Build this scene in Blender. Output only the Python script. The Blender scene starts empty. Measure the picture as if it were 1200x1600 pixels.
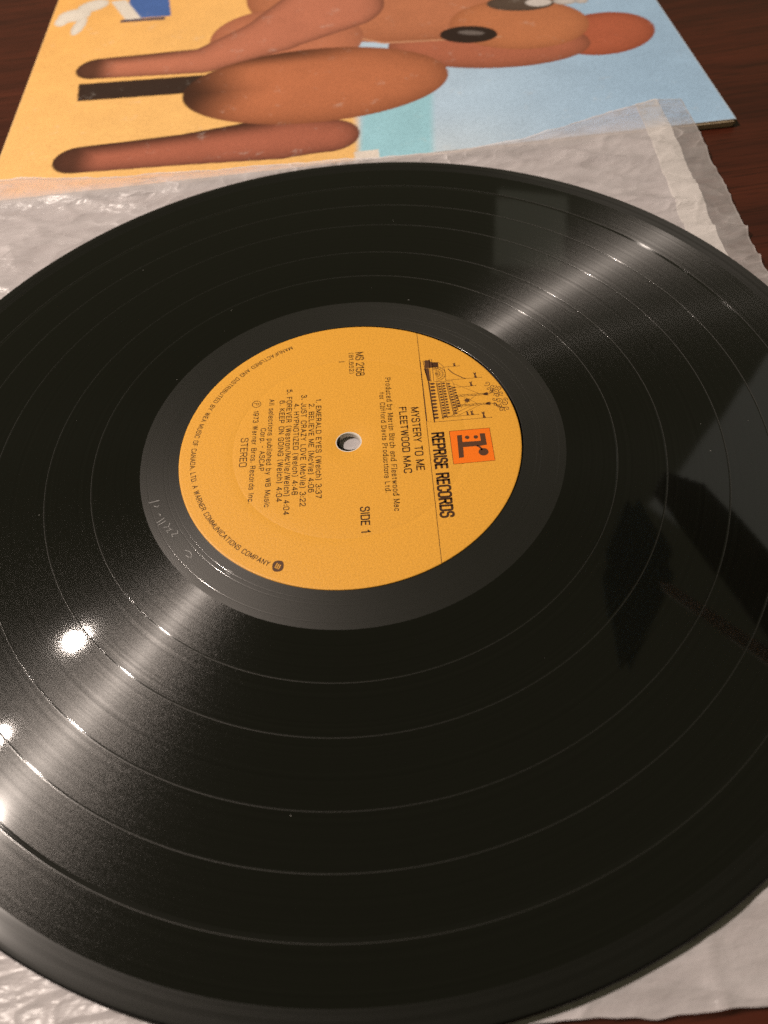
import bpy, bmesh, math, random
import numpy as np
from mathutils import Vector, Matrix, noise

random.seed(7)
MM = 0.001
S = bpy.context.scene
COL = S.collection

# ------------------------------------------------------------------ camera
def v3(a): return Vector(a)
cam_d = bpy.data.cameras.new("camera")
cam = bpy.data.objects.new("camera", cam_d); COL.objects.link(cam)
R_ = v3((0.98774949, -0.13981173, -0.06930815))
U_ = v3((0.15364026, 0.7936056, 0.58871455))
F_ = v3((0.02730586, 0.59215102, -0.80536424))
m = Matrix((( R_.x, U_.x, -F_.x, 0), (R_.y, U_.y, -F_.y, -0.159756), (R_.z, U_.z, -F_.z, 0.178967), (0, 0, 0, 1)))
cam.matrix_world = m
cam_d.sensor_fit = 'VERTICAL'; cam_d.sensor_height = 36.0; cam_d.sensor_width = 27.0
cam_d.lens = 36.0 * 1250.374 / 1600
cam_d.clip_start = 0.01; cam_d.clip_end = 20
cam_d.dof.use_dof = True
cam_d.dof.focus_distance = 0.236
cam_d.dof.aperture_fstop = 14.0
S.camera = cam

# ------------------------------------------------------------------ world, lamps, exposure
W = bpy.data.worlds.new("World"); S.world = W
W.use_nodes = True
bg = W.node_tree.nodes["Background"]
bg.inputs[0].default_value = (1.0, 0.95, 0.58, 1)
bg.inputs[1].default_value = 0.10

def bulb(name, loc, power, radius, color):
    d = bpy.data.lights.new(name, 'POINT'); d.energy = power; d.shadow_soft_size = radius; d.color = color
    o = bpy.data.objects.new(name, d); COL.objects.link(o); o.location = loc
    return o
bulb("lamp_bulb", (-0.655, 0.258, 1.024), 68.0, 0.018, (1.0, 0.86, 0.755))
bulb("lamp_bulb", (-0.785, 0.535, 1.312), 2.0, 0.013, (1.0, 0.86, 0.76))
bulb("lamp_bulb", (-0.845, 1.001, 1.772), 11.0, 0.018, (1.0, 0.86, 0.755))

def panel_lamp(name, corners, power, color):
    """rectangular area lamp through a mean centre, facing the record"""
    c = sum((v3(p) for p in corners), Vector()) / 4
    ex = ((v3(corners[1]) - v3(corners[0])) + (v3(corners[2]) - v3(corners[3]))) / 2
    ey = ((v3(corners[3]) - v3(corners[0])) + (v3(corners[2]) - v3(corners[1]))) / 2
    x = ex.normalized(); z = x.cross(ey).normalized(); y = z.cross(x)
    if z.dot(c) < 0: z = -z; x = -x     # lamps shine along -Z
    y = z.cross(x)
    d = bpy.data.lights.new(name, 'AREA'); d.shape = 'RECTANGLE'
    d.size = ex.length; d.size_y = ey.length; d.energy = power; d.color = color
    o = bpy.data.objects.new(name, d); COL.objects.link(o)
    o.matrix_world = Matrix(((x.x, y.x, z.x, c.x), (x.y, y.y, z.y, c.y), (x.z, y.z, z.z, c.z), (0, 0, 0, 1)))
    return o
def mirror_pt(P, D, t): return (P[0] * MM + D[0] * t, P[1] * MM + D[1] * t, D[2] * t)
# pale screen-like light across the room, seen as the grey sheen on the right of the record
panel_lamp("room_light", [mirror_pt((97, -44), (.412, .492, .767), 2.0), mirror_pt((110, -87), (.496, .328, .804), 2.0),
                          mirror_pt((155, 2), (.54, .565, .624), 2.0), mirror_pt((124, 27), (.431, .652, .624), 2.0)], 0.22, (1.0, 0.96, 0.88))
# the narrower, dimmer strip of light mirrored at the far side of the record
panel_lamp("room_light", [mirror_pt((66, 118), (.205, .82, .535), 2.0), mirror_pt((95, 107), (.288, .796, .532), 2.0),
                          mirror_pt((82, 62), (.275, .75, .60), 2.0), mirror_pt((58, 66), (.205, .77, .60), 2.0)], 0.024, (1.0, 0.96, 0.75))

S.view_settings.view_transform = 'Standard'
S.view_settings.look = 'None'
S.view_settings.exposure = 0.0
S.view_settings.gamma = 1.0
S.cycles.use_denoising = False
S.cycles.max_bounces = 8
S.cycles.transparent_max_bounces = 16

# ------------------------------------------------------------------ material helpers
def srgb(r, g, b):
    f = lambda c: (c / 255 / 12.92) if c / 255 <= 0.04045 else ((c / 255 + 0.055) / 1.055) ** 2.4
    return (f(r), f(g), f(b), 1)
class NT:
    def __init__(s, name):
        s.m = bpy.data.materials.new(name); s.m.use_nodes = True
        s.t = s.m.node_tree; s.n = s.t.nodes; s.n.clear()
        s.out = s.n.new('ShaderNodeOutputMaterial')
    def new(s, typ, **kw):
        n = s.n.new(typ)
        for k, v in kw.items(): setattr(n, k, v)
        return n
    def link(s, a, b): s.t.links.new(a, b)
    def math(s, op, a, b=None, clamp=False):
        n = s.n.new('ShaderNodeMath'); n.operation = op; n.use_clamp = clamp
        for i, x in enumerate((a, b)):
            if x is None: continue
            if isinstance(x, (int, float)): n.inputs[i].default_value = x
            else: s.link(x, n.inputs[i])
        return n.outputs[0]
    def noise(s, vec, scale, detail=3, rough=.5, dims='3D'):
        n = s.n.new('ShaderNodeTexNoise'); n.noise_dimensions = dims
        n.inputs['Scale'].default_value = scale; n.inputs['Detail'].default_value = detail; n.inputs['Roughness'].default_value = rough
        if vec is not None: s.link(vec, n.inputs['W' if dims == '1D' else 'Vector'])
        return n.outputs[0]
    def ramp(s, fac, stops):
        n = s.n.new('ShaderNodeValToRGB'); e = n.color_ramp.elements
        while len(e) < len(stops): e.new(0.5)
        for el, (p, c) in zip(e, stops): el.position = p; el.color = c
        s.link(fac, n.inputs[0]); return n.outputs[0]
    def mixc(s, fac, a, b, mode='MIX'):
        n = s.n.new('ShaderNodeMix'); n.data_type = 'RGBA'; n.blend_type = mode
        for sock, x in ((n.inputs[0], fac), (n.inputs[6], a), (n.inputs[7], b)):
            if isinstance(x, (int, float)): sock.default_value = x
            elif isinstance(x, tuple): sock.default_value = x
            else: s.link(x, sock)
        return n.outputs[2]
    def bump(s, h, dist, strength=1.0, normal=None):
        n = s.n.new('ShaderNodeBump'); n.inputs['Strength'].default_value = strength; n.inputs['Distance'].default_value = dist
        s.link(h, n.inputs['Height'])
        if normal is not None: s.link(normal, n.inputs['Normal'])
        return n.outputs[0]
    def bsdf(s, **kw):
        n = s.n.new('ShaderNodeBsdfPrincipled')
        for k, v in kw.items():
            if isinstance(v, (int, float, tuple)): n.inputs[k].default_value = v
            else: s.link(v, n.inputs[k])
        return n
    def done(s, shader): s.link(shader, s.out.inputs[0]); return s.m

def vinyl_material(name, grooves=1.0, lobe=0.05, lobe_rough=0.55, lobe_an=0.8, mirror_rough=0.09, haze=0.02, haze_rough=0.38, haze_an=0.4, film=0):
    t = NT(name)
    co = t.new('ShaderNodeTexCoord').outputs['Object']
    sp = t.new('ShaderNodeSeparateXYZ'); t.link(co, sp.inputs[0])
    r = t.math('SQRT', t.math('ADD', t.math('MULTIPLY', sp.outputs[0], sp.outputs[0]), t.math('MULTIPLY', sp.outputs[1], sp.outputs[1])))
    th = t.math('ARCTAN2', sp.outputs[1], sp.outputs[0])
    tang = t.new('ShaderNodeTangent', direction_type='RADIAL', axis='Z').outputs[0]
    # concentric relief: loud and quiet passages of the groove, plus its short wiggles
    cv = t.new('ShaderNodeCombineXYZ'); t.link(t.math('MULTIPLY', r, 2600.0), cv.inputs[0]); t.link(t.math('MULTIPLY', th, 26.0), cv.inputs[1])
    fine = t.noise(cv.outputs[0], 1.0, 2)
    coarse = t.noise(t.math('MULTIPLY', r, 900.0), 1.0, 3, .6, '1D')
    sparkle = t.noise(co, 5200.0, 1)
    h = t.math('ADD', t.math('MULTIPLY', fine, 0.5), t.math('MULTIPLY', coarse, 0.5))
    nrm = t.bump(h, 0.00004, 0.03 * grooves)
    nrm2 = t.bump(sparkle, 0.00005, 1.0 * grooves, t.bump(h, 0.00025, 0.7 * grooves))
    base = t.bsdf(**{'Base Color': (0.0022, 0.0021, 0.0015, 1), 'Roughness': mirror_rough, 'IOR': 1.52, 'Anisotropic': 0.6, 'Anisotropic Rotation': 0.25})
    if film: base.inputs['Thin Film Thickness'].default_value = film; base.inputs['Thin Film IOR'].default_value = 2.0
    t.link(tang, base.inputs['Tangent']); t.link(nrm, base.inputs['Normal'])
    g = t.new('ShaderNodeBsdfAnisotropic'); g.inputs['Color'].default_value = (1, 1, 1, 1)
    g.inputs['Roughness'].default_value = lobe_rough; g.inputs['Anisotropy'].default_value = lobe_an; g.inputs['Rotation'].default_value = 0.0
    t.link(tang, g.inputs['Tangent']); t.link(nrm, g.inputs['Normal'])
    g2 = t.new('ShaderNodeBsdfAnisotropic'); g2.inputs['Color'].default_value = (1, .97, .95, 1)
    g2.inputs['Roughness'].default_value = haze_rough; g2.inputs['Anisotropy'].default_value = haze_an; g2.inputs['Rotation'].default_value = 0.0
    t.link(tang, g2.inputs['Tangent']); t.link(nrm2, g2.inputs['Normal'])
    mx = t.new('ShaderNodeMixShader'); t.link(base.outputs[0], mx.inputs[1]); t.link(g.outputs[0], mx.inputs[2])
    # quiet passages have smoother walls than loud ones
    t.link(t.math('MULTIPLY', t.math('ADD', t.math('MULTIPLY', coarse, 1.2), 0.4), lobe), mx.inputs[0])
    mx2 = t.new('ShaderNodeMixShader')
    lines = t.noise(t.math('MULTIPLY', r, 4200.0), 1.0, 2, .7, '1D')
    t.link(t.math('MULTIPLY', t.math('ADD', t.math('MULTIPLY', t.math('ADD', lines, coarse), 1.3 * min(1, grooves * 2)), 1.0 - 1.3 * min(1, grooves * 2)), haze, True), mx2.inputs[0])
    t.link(mx.outputs[0], mx2.inputs[1]); t.link(g2.outputs[0], mx2.inputs[2])
    return t.done(mx2.outputs[0])
M_groove = vinyl_material('vinyl_grooves', 0.35, 0.010, 0.33, 0.83, 0.044, 0.018, 0.35, 0.76)
M_gap = vinyl_material('vinyl_gap', 0.10, 0.03, 0.22, 0.90, 0.05, 0.003, 0.5)
M_lip = vinyl_material('vinyl_lip', 0.1, 0.03, 0.4, 0.9, 0.2, 0.045, 0.7)
M_runout = vinyl_material('vinyl_runout', 0.03, 0.0, 0.5, 0.8, 0.14, 0.042, 0.47, 0.2)
M_rim = vinyl_material('vinyl_rim', 0.4, 0.006, 0.6, 0.7, 0.16, 0.013, 0.55)

M_edge = None
def plain(name, color, rough=.5, spec=.5, bump=0, scale=800, var=0.0):
    t = NT(name)
    co = t.new('ShaderNodeTexCoord').outputs['Object']
    b = t.bsdf(**{'Base Color': color, 'Roughness': rough, 'Specular IOR Level': spec})
    if var:
        n = t.noise(co, scale, 4, .6)
        d = tuple(c * (1 - var) for c in color[:3]) + (1,); l = tuple(min(1, c * (1 + var)) for c in color[:3]) + (1,)
        t.link(t.ramp(n, [(.3, d), (.7, l)]), b.inputs['Base Color'])
    if bump:
        t.link(t.bump(t.noise(co, scale, 4, .6), bump, .5), b.inputs['Normal'])
    return t.done(b.outputs[0])
M_label = plain('label_paper', (0.765, 0.370, 0.044, 1), 0.42, .4, 0.00009, 1900, 0.14)
M_ink = plain('label_ink', (0.055, 0.022, 0.008, 1), 0.5, .3, 0, 5000, .25)
M_ink2 = plain('label_ink_brown', (0.095, 0.040, 0.018, 1), 0.5, .3, 0, 5000, .25)
M_orange = plain('label_orange', (0.90, 0.18, 0.006, 1), 0.45, .4, 0.00004, 2500, 0.05)
M_core = plain('label_core', (0.75, 0.68, 0.6, 1), 0.7)
M_edge = plain('vinyl_edge', (0.004, 0.004, 0.0035, 1), 0.45, .15)
M_etch = plain('etched_scratch', (0.45, 0.44, 0.44, 1), 0.35, .6)
M_dust = plain('dust_flakes', (0.6, 0.58, 0.55, 1), 0.8)

def wood_material():
    t = NT('dark_wood')
    co = t.new('ShaderNodeTexCoord').outputs['Object']
    mp = t.new('ShaderNodeMapping'); mp.inputs['Scale'].default_value = (4.0, 60.0, 60.0); mp.inputs['Rotation'].default_value = (0, 0, math.radians(9))
    t.link(co, mp.inputs[0])
    warp = t.noise(co, 9.0, 3)
    wv = t.new('ShaderNodeVectorMath', operation='ADD'); t.link(mp.outputs[0], wv.inputs[0])
    sc = t.new('ShaderNodeVectorMath', operation='SCALE'); sc.inputs[3].default_value = 2.0
    cmb = t.new('ShaderNodeCombineXYZ'); t.link(warp, cmb.inputs[1]); t.link(cmb.outputs[0], sc.inputs[0]); t.link(sc.outputs[0], wv.inputs[1])
    grain = t.noise(wv.outputs[0], 1.0, 6, .65)
    mp2 = t.new('ShaderNodeMapping'); mp2.inputs['Scale'].default_value = (30.0, 900.0, 900.0); mp2.inputs['Rotation'].default_value = (0, 0, math.radians(9))
    t.link(co, mp2.inputs[0])
    pores = t.noise(mp2.outputs[0], 1.0, 3, .7)
    c = t.ramp(grain, [(.28, (0.034, 0.0072, 0.0038, 1)), (.5, (0.062, 0.0130, 0.0060, 1)), (.72, (0.084, 0.0175, 0.0078, 1))])
    c = t.mixc(t.ramp(pores, [(.36, (0.6, .6, .6, 1)), (.5, (0, 0, 0, 1))]), c, (0.016, 0.005, 0.003, 1))
    b = t.bsdf(**{'Base Color': c, 'Roughness': 0.33, 'Specular IOR Level': .45})
    t.link(t.math('ADD', t.math('MULTIPLY', pores, 0.25), 0.2), b.inputs['Roughness'])
    t.link(t.bump(pores, 0.00012, .4), b.inputs['Normal'])
    return t.done(b.outputs[0])
M_wood = wood_material()

def film_material(name, alpha, color, rough=.30):
    t = NT(name)
    co = t.new('ShaderNodeTexCoord').outputs['Object']
    streak = t.new('ShaderNodeMapping'); streak.inputs['Scale'].default_value = (1.0, 2.6, 1.0); streak.inputs['Rotation'].default_value = (0, 0, math.radians(20)); t.link(co, streak.inputs[0])
    n1 = t.noise(streak.outputs[0], 55.0, 4, .55)
    def ridge(vec, scale, power):
        n = t.noise(vec, scale, 1, .4)
        return t.math('POWER', t.math('SUBTRACT', 1.0, t.math('ABSOLUTE', t.math('MULTIPLY', t.math('SUBTRACT', n, .5), 5.0)), True), power)
    cross = t.new('ShaderNodeMapping'); cross.inputs['Scale'].default_value = (1.0, 2.2, 1.0); cross.inputs['Rotation'].default_value = (0, 0, math.radians(-62)); t.link(co, cross.inputs[0])
    k1 = ridge(streak.outputs[0], 30.0, 3.0); k2 = ridge(cross.outputs[0], 62.0, 5.0); k3 = ridge(streak.outputs[0], 190.0, 2.0)
    # creases come in patches, with calm stretches between
    patch = t.ramp(t.noise(co, 24.0, 2), [(.47, (0, 0, 0, 1)), (.64, (1, 1, 1, 1))])
    h = t.math('ADD', t.math('ADD', t.math('MULTIPLY', n1, 1.0), t.math('MULTIPLY', k1, .26)),
               t.math('MULTIPLY', t.math('ADD', t.math('MULTIPLY', k2, .34), t.math('MULTIPLY', k3, .03)), patch))
    nrm = t.bump(h, 0.0032, .46)
    dif = t.new('ShaderNodeBsdfDiffuse'); dif.inputs[0].default_value = color; t.link(nrm, dif.inputs['Normal'])
    trl = t.new('ShaderNodeBsdfTranslucent'); trl.inputs[0].default_value = color; t.link(nrm, trl.inputs['Normal'])
    gl = t.new('ShaderNodeBsdfGlossy'); gl.inputs[0].default_value = (1, 1, 1, 1); gl.inputs['Roughness'].default_value = rough; t.link(nrm, gl.inputs['Normal'])
    tr = t.new('ShaderNodeBsdfTransparent'); tr.inputs[0].default_value = (1, 1, 1, 1)
    a = t.new('ShaderNodeMixShader'); a.inputs[0].default_value = .18; t.link(dif.outputs[0], a.inputs[1]); t.link(trl.outputs[0], a.inputs[2])
    b = t.new('ShaderNodeMixShader'); t.link(tr.outputs[0], b.inputs[1]); t.link(a.outputs[0], b.inputs[2])
    # where the film clings flat to the glossy cover it is clearer; creases are milkier
    cl = t.new('ShaderNodeAttribute', attribute_name='cling_edge_light').outputs['Fac']
    al = t.math('ADD', t.math('MULTIPLY', t.math('SUBTRACT', n1, 0.5), .4), alpha)
    al = t.math('SUBTRACT', al, t.math('MULTIPLY', cl, alpha * .34))
    al = t.math('ADD', al, t.math('MULTIPLY', t.math('MULTIPLY', k2, patch), .22), True)
    t.link(al, b.inputs[0])
    c = t.new('ShaderNodeMixShader'); fr = t.new('ShaderNodeFresnel'); fr.inputs[0].default_value = 1.5; t.link(nrm, fr.inputs['Normal'])
    t.link(t.math('MULTIPLY', fr.outputs[0], .45, True), c.inputs[0]); t.link(b.outputs[0], c.inputs[1]); t.link(gl.outputs[0], c.inputs[2])
    return t.done(c.outputs[0])
M_film = film_material('crinkled_film', 0.66, (0.82, 0.765, 0.775, 1))
M_seam = film_material('film_seam', 0.86, (0.80, 0.75, 0.73, 1))
M_margin = film_material('film_margin', 0.42, (0.74, 0.69, 0.68, 1))

def print_material():
    t = NT('cover_print')
    at = t.new('ShaderNodeVertexColor', layer_name='ink').outputs[0]
    co = t.new('ShaderNodeTexCoord').outputs['Object']
    n = t.noise(co, 1500.0, 3, .7)
    n2 = t.noise(co, 40.0, 4, .6)
    k = t.mixc(1.0, at, t.ramp(n, [(.3, (.88, .88, .88, 1)), (.7, (1.08, 1.08, 1.08, 1))]), 'MULTIPLY')
    b = t.bsdf(**{'Base Color': k, 'Roughness': 0.38, 'Specular IOR Level': .35})
    t.link(t.bump(n2, 0.0008, .16), b.inputs['Normal'])
    scuff = t.ramp(t.noise(co, 95.0, 6, .75), [(.60, (0, 0, 0, 1)), (.78, (.35, .35, .35, 1))])
    t.link(t.mixc(scuff, k, (.72, .68, .62, 1)), b.inputs['Base Color'])
    return t.done(b.outputs[0])
M_print = print_material()
M_board = plain('card_board', (0.42, 0.33, 0.22, 1), 0.85, .2, 0.0002, 900, .2)

# ------------------------------------------------------------------ object helpers
def tag(o, label=None, cat=None, group=None, kind=None):
    if label: o['label'] = label
    if cat: o['category'] = cat
    if group: o['group'] = group
    if kind: o['kind'] = kind
    return o
def empty(name, loc=(0, 0, 0), rz=0):
    o = bpy.data.objects.new(name, None); COL.objects.link(o); o.location = loc; o.rotation_euler = (0, 0, rz); o.empty_display_size = .02
    return o
def mesh_obj(name, verts, faces, mat, parent=None, smooth=True):
    me = bpy.data.meshes.new(name); me.from_pydata([tuple(v) for v in verts], [], [tuple(f) for f in faces]); me.update()
    if smooth: me.polygons.foreach_set('use_smooth', [True] * len(me.polygons))
    me.materials.append(mat)
    o = bpy.data.objects.new(name, me); COL.objects.link(o)
    if parent: o.parent = parent
    return o
def lathe(name, prof, mat, parent=None, seg=288, center=(0, 0)):
    """prof: list of (radius, z) in mm, outward along the top"""
    V, Fc = [], []
    n = len(prof)
    for i in range(seg):
        a = 2 * math.pi * i / seg; c, s = math.cos(a), math.sin(a)
        for r, z in prof: V.append(((r * c + center[0]) * MM, (r * s + center[1]) * MM, z * MM))
    for i in range(seg):
        j = (i + 1) % seg
        for k in range(n - 1):
            Fc.append((i * n + k, i * n + k + 1, j * n + k + 1, j * n + k))
    return mesh_obj(name, V, Fc, mat, parent)

# ------------------------------------------------------------------ table
def build_table():
    bm = bmesh.new()
    bmesh.ops.create_cube(bm, size=1, matrix=Matrix.Translation((0.1, 0.1, -0.004 - 0.0125)) @ Matrix.Diagonal((1.5, 1.3, 0.025, 1)))
    bmesh.ops.bevel(bm, geom=[e for e in bm.edges], offset=0.004, segments=3, affect='EDGES')
    me = bpy.data.meshes.new('table_top'); bm.to_mesh(me); bm.free(); me.materials.append(M_wood)
    o = bpy.data.objects.new('table_top', me); COL.objects.link(o); tag(o, kind='structure')
build_table()

# ------------------------------------------------------------------ record
OX, OY = -0.66, -0.65          # the label and the hole sit a hair off the centre of the grooves
rec = empty('vinyl_record', (0, 0, -0.002))
tag(rec, 'black vinyl record with an orange yellow paper label lying on its crinkled inner sleeve', 'vinyl record')
Z0 = 2.0                       # record origin at its underside: top is z = 2 mm above it
def zz(p): return [(r, z + Z0) for r, z in p]
def arc_edge():
    p = []
    for k in range(9):
        a = math.radians(80 - k * 20)
        p.append((149.75 + 1.05 * math.cos(a), -0.92 + 0.98 * math.sin(a)))
    return p
lathe('disc_underside', zz(arc_edge()[-1:] + [(148.0, -1.95), (145.5, -1.72), (60, -1.7), (52, -1.9), (4.2, -1.9), (3.70, -1.8), (3.64, -0.1)]), M_runout, rec)
lathe('rim', zz([(144.6, -0.20), (145.2, -0.17), (146.0, -0.08), (147.0, 0.02), (148.2, 0.07), (149.2, 0.065)] + arc_edge()[:2]), M_rim, rec)
lathe('outer_edge', zz(arc_edge()[1:]), M_edge, rec)
gaps = [(62.6, .55), (77.4, .24), (91.0, .24), (107.6, .25), (120.3, .25), (133.0, .62)]
lo = 62.9
for (g, w), nxt in zip(gaps, gaps[1:] + [(144.6, 0)]):
    r0, r1 = g + w, nxt[0] - nxt[1]
    rr = np.linspace(r0, r1, 9)
    lathe('groove_band', zz([(r, -0.20 + 0.012 * math.sin(math.pi * (r - r0) / (r1 - r0))) for r in rr]), M_groove, rec)
for g, w in gaps[1:]:
    gp = lathe('track_gap', zz([(g - w, -0.2), (g - w * .75, -0.206), (g - w * .4, -0.2 - .15 * w), (g, -0.2 - .20 * w), (g + w * .4, -0.2 - .15 * w), (g + w - .16, -0.206), (g + w - .10, -0.190), (g + w, -0.195)]), M_gap, rec, 360)
    gp.data.materials.append(M_lip)
    for p in gp.data.polygons:
        c = p.center
        if math.hypot(c.x, c.y) > (g + w - .165) * MM: p.material_index = 1
def fine_groove(r, z, d=.035): return [(r - .25, z), (r - .10, z), (r - .07, z - .004), (r, z - d), (r + .07, z - .004), (r + .10, z), (r + .25, z)]
run = lathe('runout_area', zz([(50.90, -0.30), (50.95, -0.20), (51.02, -0.185), (51.12, -0.181), (51.3, -.18), (52.0, -.18), (53.5, -.18)] + fine_groove(54.75, -.18) + fine_groove(56.05, -.18) +
                        [(57.5, -.182), (59.5, -.184)] + fine_groove(61.05, -.186) + [(62.2, -0.19), (62.8, -.196), (63.15, -0.20)]), M_runout, rec, 360)

# ------- paper label; local axes of the label: x = reading direction, y = up the print
lab = lathe('label', [(3.63, -1.9), (3.63, -0.02), (3.72, 0.0)] + [(r, 0.0) for r in (10, 20, 30, 34.3)] +
            [(34.6, -0.025), (34.87, -0.05), (35.15, -0.025), (35.4, 0.0)] + [(r, 0.0) for r in (38, 44, 50.2)] + [(50.7, -0.015), (50.9, -0.06), (50.92, -0.30)], M_label, rec)
lab.location = (OX * MM, OY * MM, (Z0 + 0.14) * MM)
lab.rotation_euler = (0, 0, math.radians(-95.26))
lathe('hole_edge', [(3.625, -1.95), (3.60, -0.9), (3.625, 0.004), (3.78, 0.012), (3.90, 0.004)], M_core, lab, 96)

INKZ = 0.016
def ink(name, verts2, faces, mat=None, label=None, z=INKZ):
    o = mesh_obj(name, [(x * MM, y * MM, z * MM) for x, y in verts2], faces, mat or M_ink, lab, False)
    if label: o['label'] = label
    return o

# a small stroke alphabet: width, then open lines (l), smooth curves (c) and closed curves (o); caps are 6 high
def _p(t): return [tuple(float(q) for q in w.split(',')) for w in t.split()]
GL = {}
def _g(ch, w, *paths): GL[ch] = (w, [(p[0], _p(p[1:])) for p in paths])
_g('A', 4, 'l0,0 2,6 4,0', 'l.7,2 3.3,2')
_g('B', 3.8, 'l0,0 0,6', 'c0,6 2,6 3.5,6 3.5,3.2 2,3.2 0,3.2', 'c0,3.2 2,3.2 3.8,3.2 3.8,0 2,0 0,0')
_g('C', 3.7, 'c3.7,4.2 3.7,6.2 0,6.2 0,3 0,-.2 3.7,-.2 3.7,1.8')
_g('D', 3.8, 'l0,0 0,6', 'c0,6 1.6,6 3.8,6 3.8,3 3.8,0 1.6,0 0,0')
_g('E', 3.2, 'l3.2,0 0,0 0,6 3.2,6', 'l0,3.1 2.8,3.1')
_g('F', 3.1, 'l0,0 0,6 3.1,6', 'l0,3 2.7,3')
_g('G', 3.9, 'c3.8,4.3 3.7,6.2 0,6.2 0,3 0,-.2 3.8,-.2 3.8,2', 'l3.8,2.8 2.2,2.8', 'l3.8,2.8 3.8,0')
_g('H', 3.8, 'l0,0 0,6', 'l3.8,0 3.8,6', 'l0,3.1 3.8,3.1')
_g('I', .4, 'l.2,0 .2,6')
_g('J', 2.8, 'c2.8,6 2.8,3 2.8,-.2 0,-.2 0,1.8')
_g('K', 3.8, 'l0,0 0,6', 'l3.7,6 0,2.4', 'l1.2,3.6 3.9,0')
_g('L', 3, 'l0,6 0,0 3,0')
_g('M', 4.8, 'l0,0 0,6', 'l4.8,0 4.8,6', 'l0,6 2.4,.6 4.8,6')
_g('N', 3.9, 'l0,0 0,6 3.9,0 3.9,6')
_g('O', 3.9, 'o0,3 0,6.2 3.9,6.2 3.9,3 3.9,-.2 0,-.2')
_g('P', 3.6, 'l0,0 0,6', 'c0,6 2,6 3.6,6 3.6,2.7 2,2.7 0,2.7')
_g('R', 3.8, 'l0,0 0,6', 'c0,6 2,6 3.6,6 3.6,2.9 2,2.9 0,2.9', 'l2.2,2.9 3.7,0')
_g('S', 3.6, 'c3.4,4.4 3.4,6.2 .1,6.4 0,3.3 3.6,3.4 3.7,-.2 0,-.4 0,1.7')
_g('T', 3.6, 'l0,6 3.6,6', 'l1.8,0 1.8,6')
_g('U', 3.8, 'c0,6 0,3 0,-.3 3.8,-.3 3.8,3 3.8,6')
_g('V', 3.8, 'l0,6 1.9,0 3.8,6')
_g('W', 5.4, 'l0,6 1.3,0 2.7,6 4.1,0 5.4,6')
_g('X', 3.8, 'l0,0 3.8,6', 'l0,6 3.8,0')
_g('Y', 3.8, 'l0,6 1.9,2.8 3.8,6', 'l1.9,0 1.9,2.8')
_g('Z', 3.5, 'l0,6 3.5,6 0,0 3.5,0')
_g('0', 3.6, 'o0,3 0,6.2 3.6,6.2 3.6,3 3.6,-.2 0,-.2')
_g('1', 1.6, 'l.1,4.7 1.4,6 1.4,0')
_g('2', 3.4, 'c0,4.2 0,6.3 3.4,6.3 3.4,3.2 1.4,2 0,0', 'l0,0 3.5,0')
_g('3', 3.4, 'c0,4.6 .3,6.2 3.2,6.3 3.2,3.2 1.3,3.2', 'c1.3,3.2 3.5,3.2 3.5,-.3 .1,-.3 0,1.5')
_g('4', 3.6, 'l2.7,0 2.7,6 0,1.6 3.7,1.6')
_g('5', 3.4, 'l3.2,6 .6,6 .3,3.2', 'c.3,3.2 1.4,4 3.5,3.9 3.5,-.2 0,-.4 0,1.4')
_g('6', 3.5, 'c3.2,5 2.8,6.2 0,6.2 0,2.6', 'o0,1.9 0,4 3.5,4 3.5,1.9 3.5,-.2 0,-.2')
_g('7', 3.3, 'l0,6 3.4,6 1.2,0')
_g('8', 3.5, 'o.2,4.6 .2,6.2 3.3,6.2 3.3,4.6 3.3,3.1 .2,3.1', 'o0,1.6 0,3.3 3.5,3.3 3.5,1.6 3.5,-.2 0,-.2')
_g('9', 3.5, 'o0,4.2 0,6.2 3.5,6.2 3.5,4.2 3.5,2.1 0,2.1', 'c3.5,3.6 3.5,-.2 .6,-.2 .3,1')
_g('.', .5, 'l0,.25 .5,.25'); _g(',', .6, 'l.45,.5 .1,-1'); _g(':', .5, 'l0,.4 .5,.4', 'l0,3.5 .5,3.5')
_g('-', 1.4, 'l0,2.8 1.4,2.8'); _g('/', 2.2, 'l0,-.4 2.2,6.4'); _g(' ', 1.5)
_g('(', 1.2, 'c1.2,6.8 0,5.2 0,2.8 0,.4 1.2,-1.2'); _g(')', 1.2, 'c0,6.8 1.2,5.2 1.2,2.8 1.2,.4 0,-1.2')
_g('a', 3, 'c.2,3.3 .4,4.4 2.8,4.5 2.8,3 2.8,0', 'c2.8,2.6 0,2.8 0,-.3 2.3,-.3 2.8,1')
_g('b', 3, 'l0,0 0,6.2', 'o0,2.1 0,4.4 3,4.4 3,2.1 3,-.2 0,-.2')
_g('c', 2.8, 'c2.8,3 2.6,4.4 0,4.4 0,2.1 0,-.2 2.7,-.2 2.8,1.3')
_g('d', 3, 'l3,0 3,6.2', 'o0,2.1 0,4.4 3,4.4 3,2.1 3,-.2 0,-.2')
_g('e', 3, 'c0,2.2 3,2.2 3,4.5 0,4.5 0,2.1 0,-.3 2.8,-.3 2.9,1')
_g('f', 1.8, 'c.7,0 .7,4 .7,6.3 1.9,6.2', 'l0,4.1 1.7,4.1')
_g('g', 3, 'o0,2.1 0,4.4 3,4.4 3,2.1 3,-.2 0,-.2', 'c3,4.2 3,0 3,-2.2 0,-2.2 .1,-1')
_g('h', 2.9, 'l0,0 0,6.2', 'c0,2.6 0,4.4 2.9,4.5 2.9,2.4 2.9,0')
_g('i', .4, 'l.2,0 .2,4.2', 'l.2,5.4 .2,6.1')
_g('k', 2.8, 'l0,0 0,6.2', 'l2.6,4.2 0,1.6', 'l.9,2.5 2.9,0')
_g('l', .4, 'l.2,0 .2,6.2')
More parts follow.
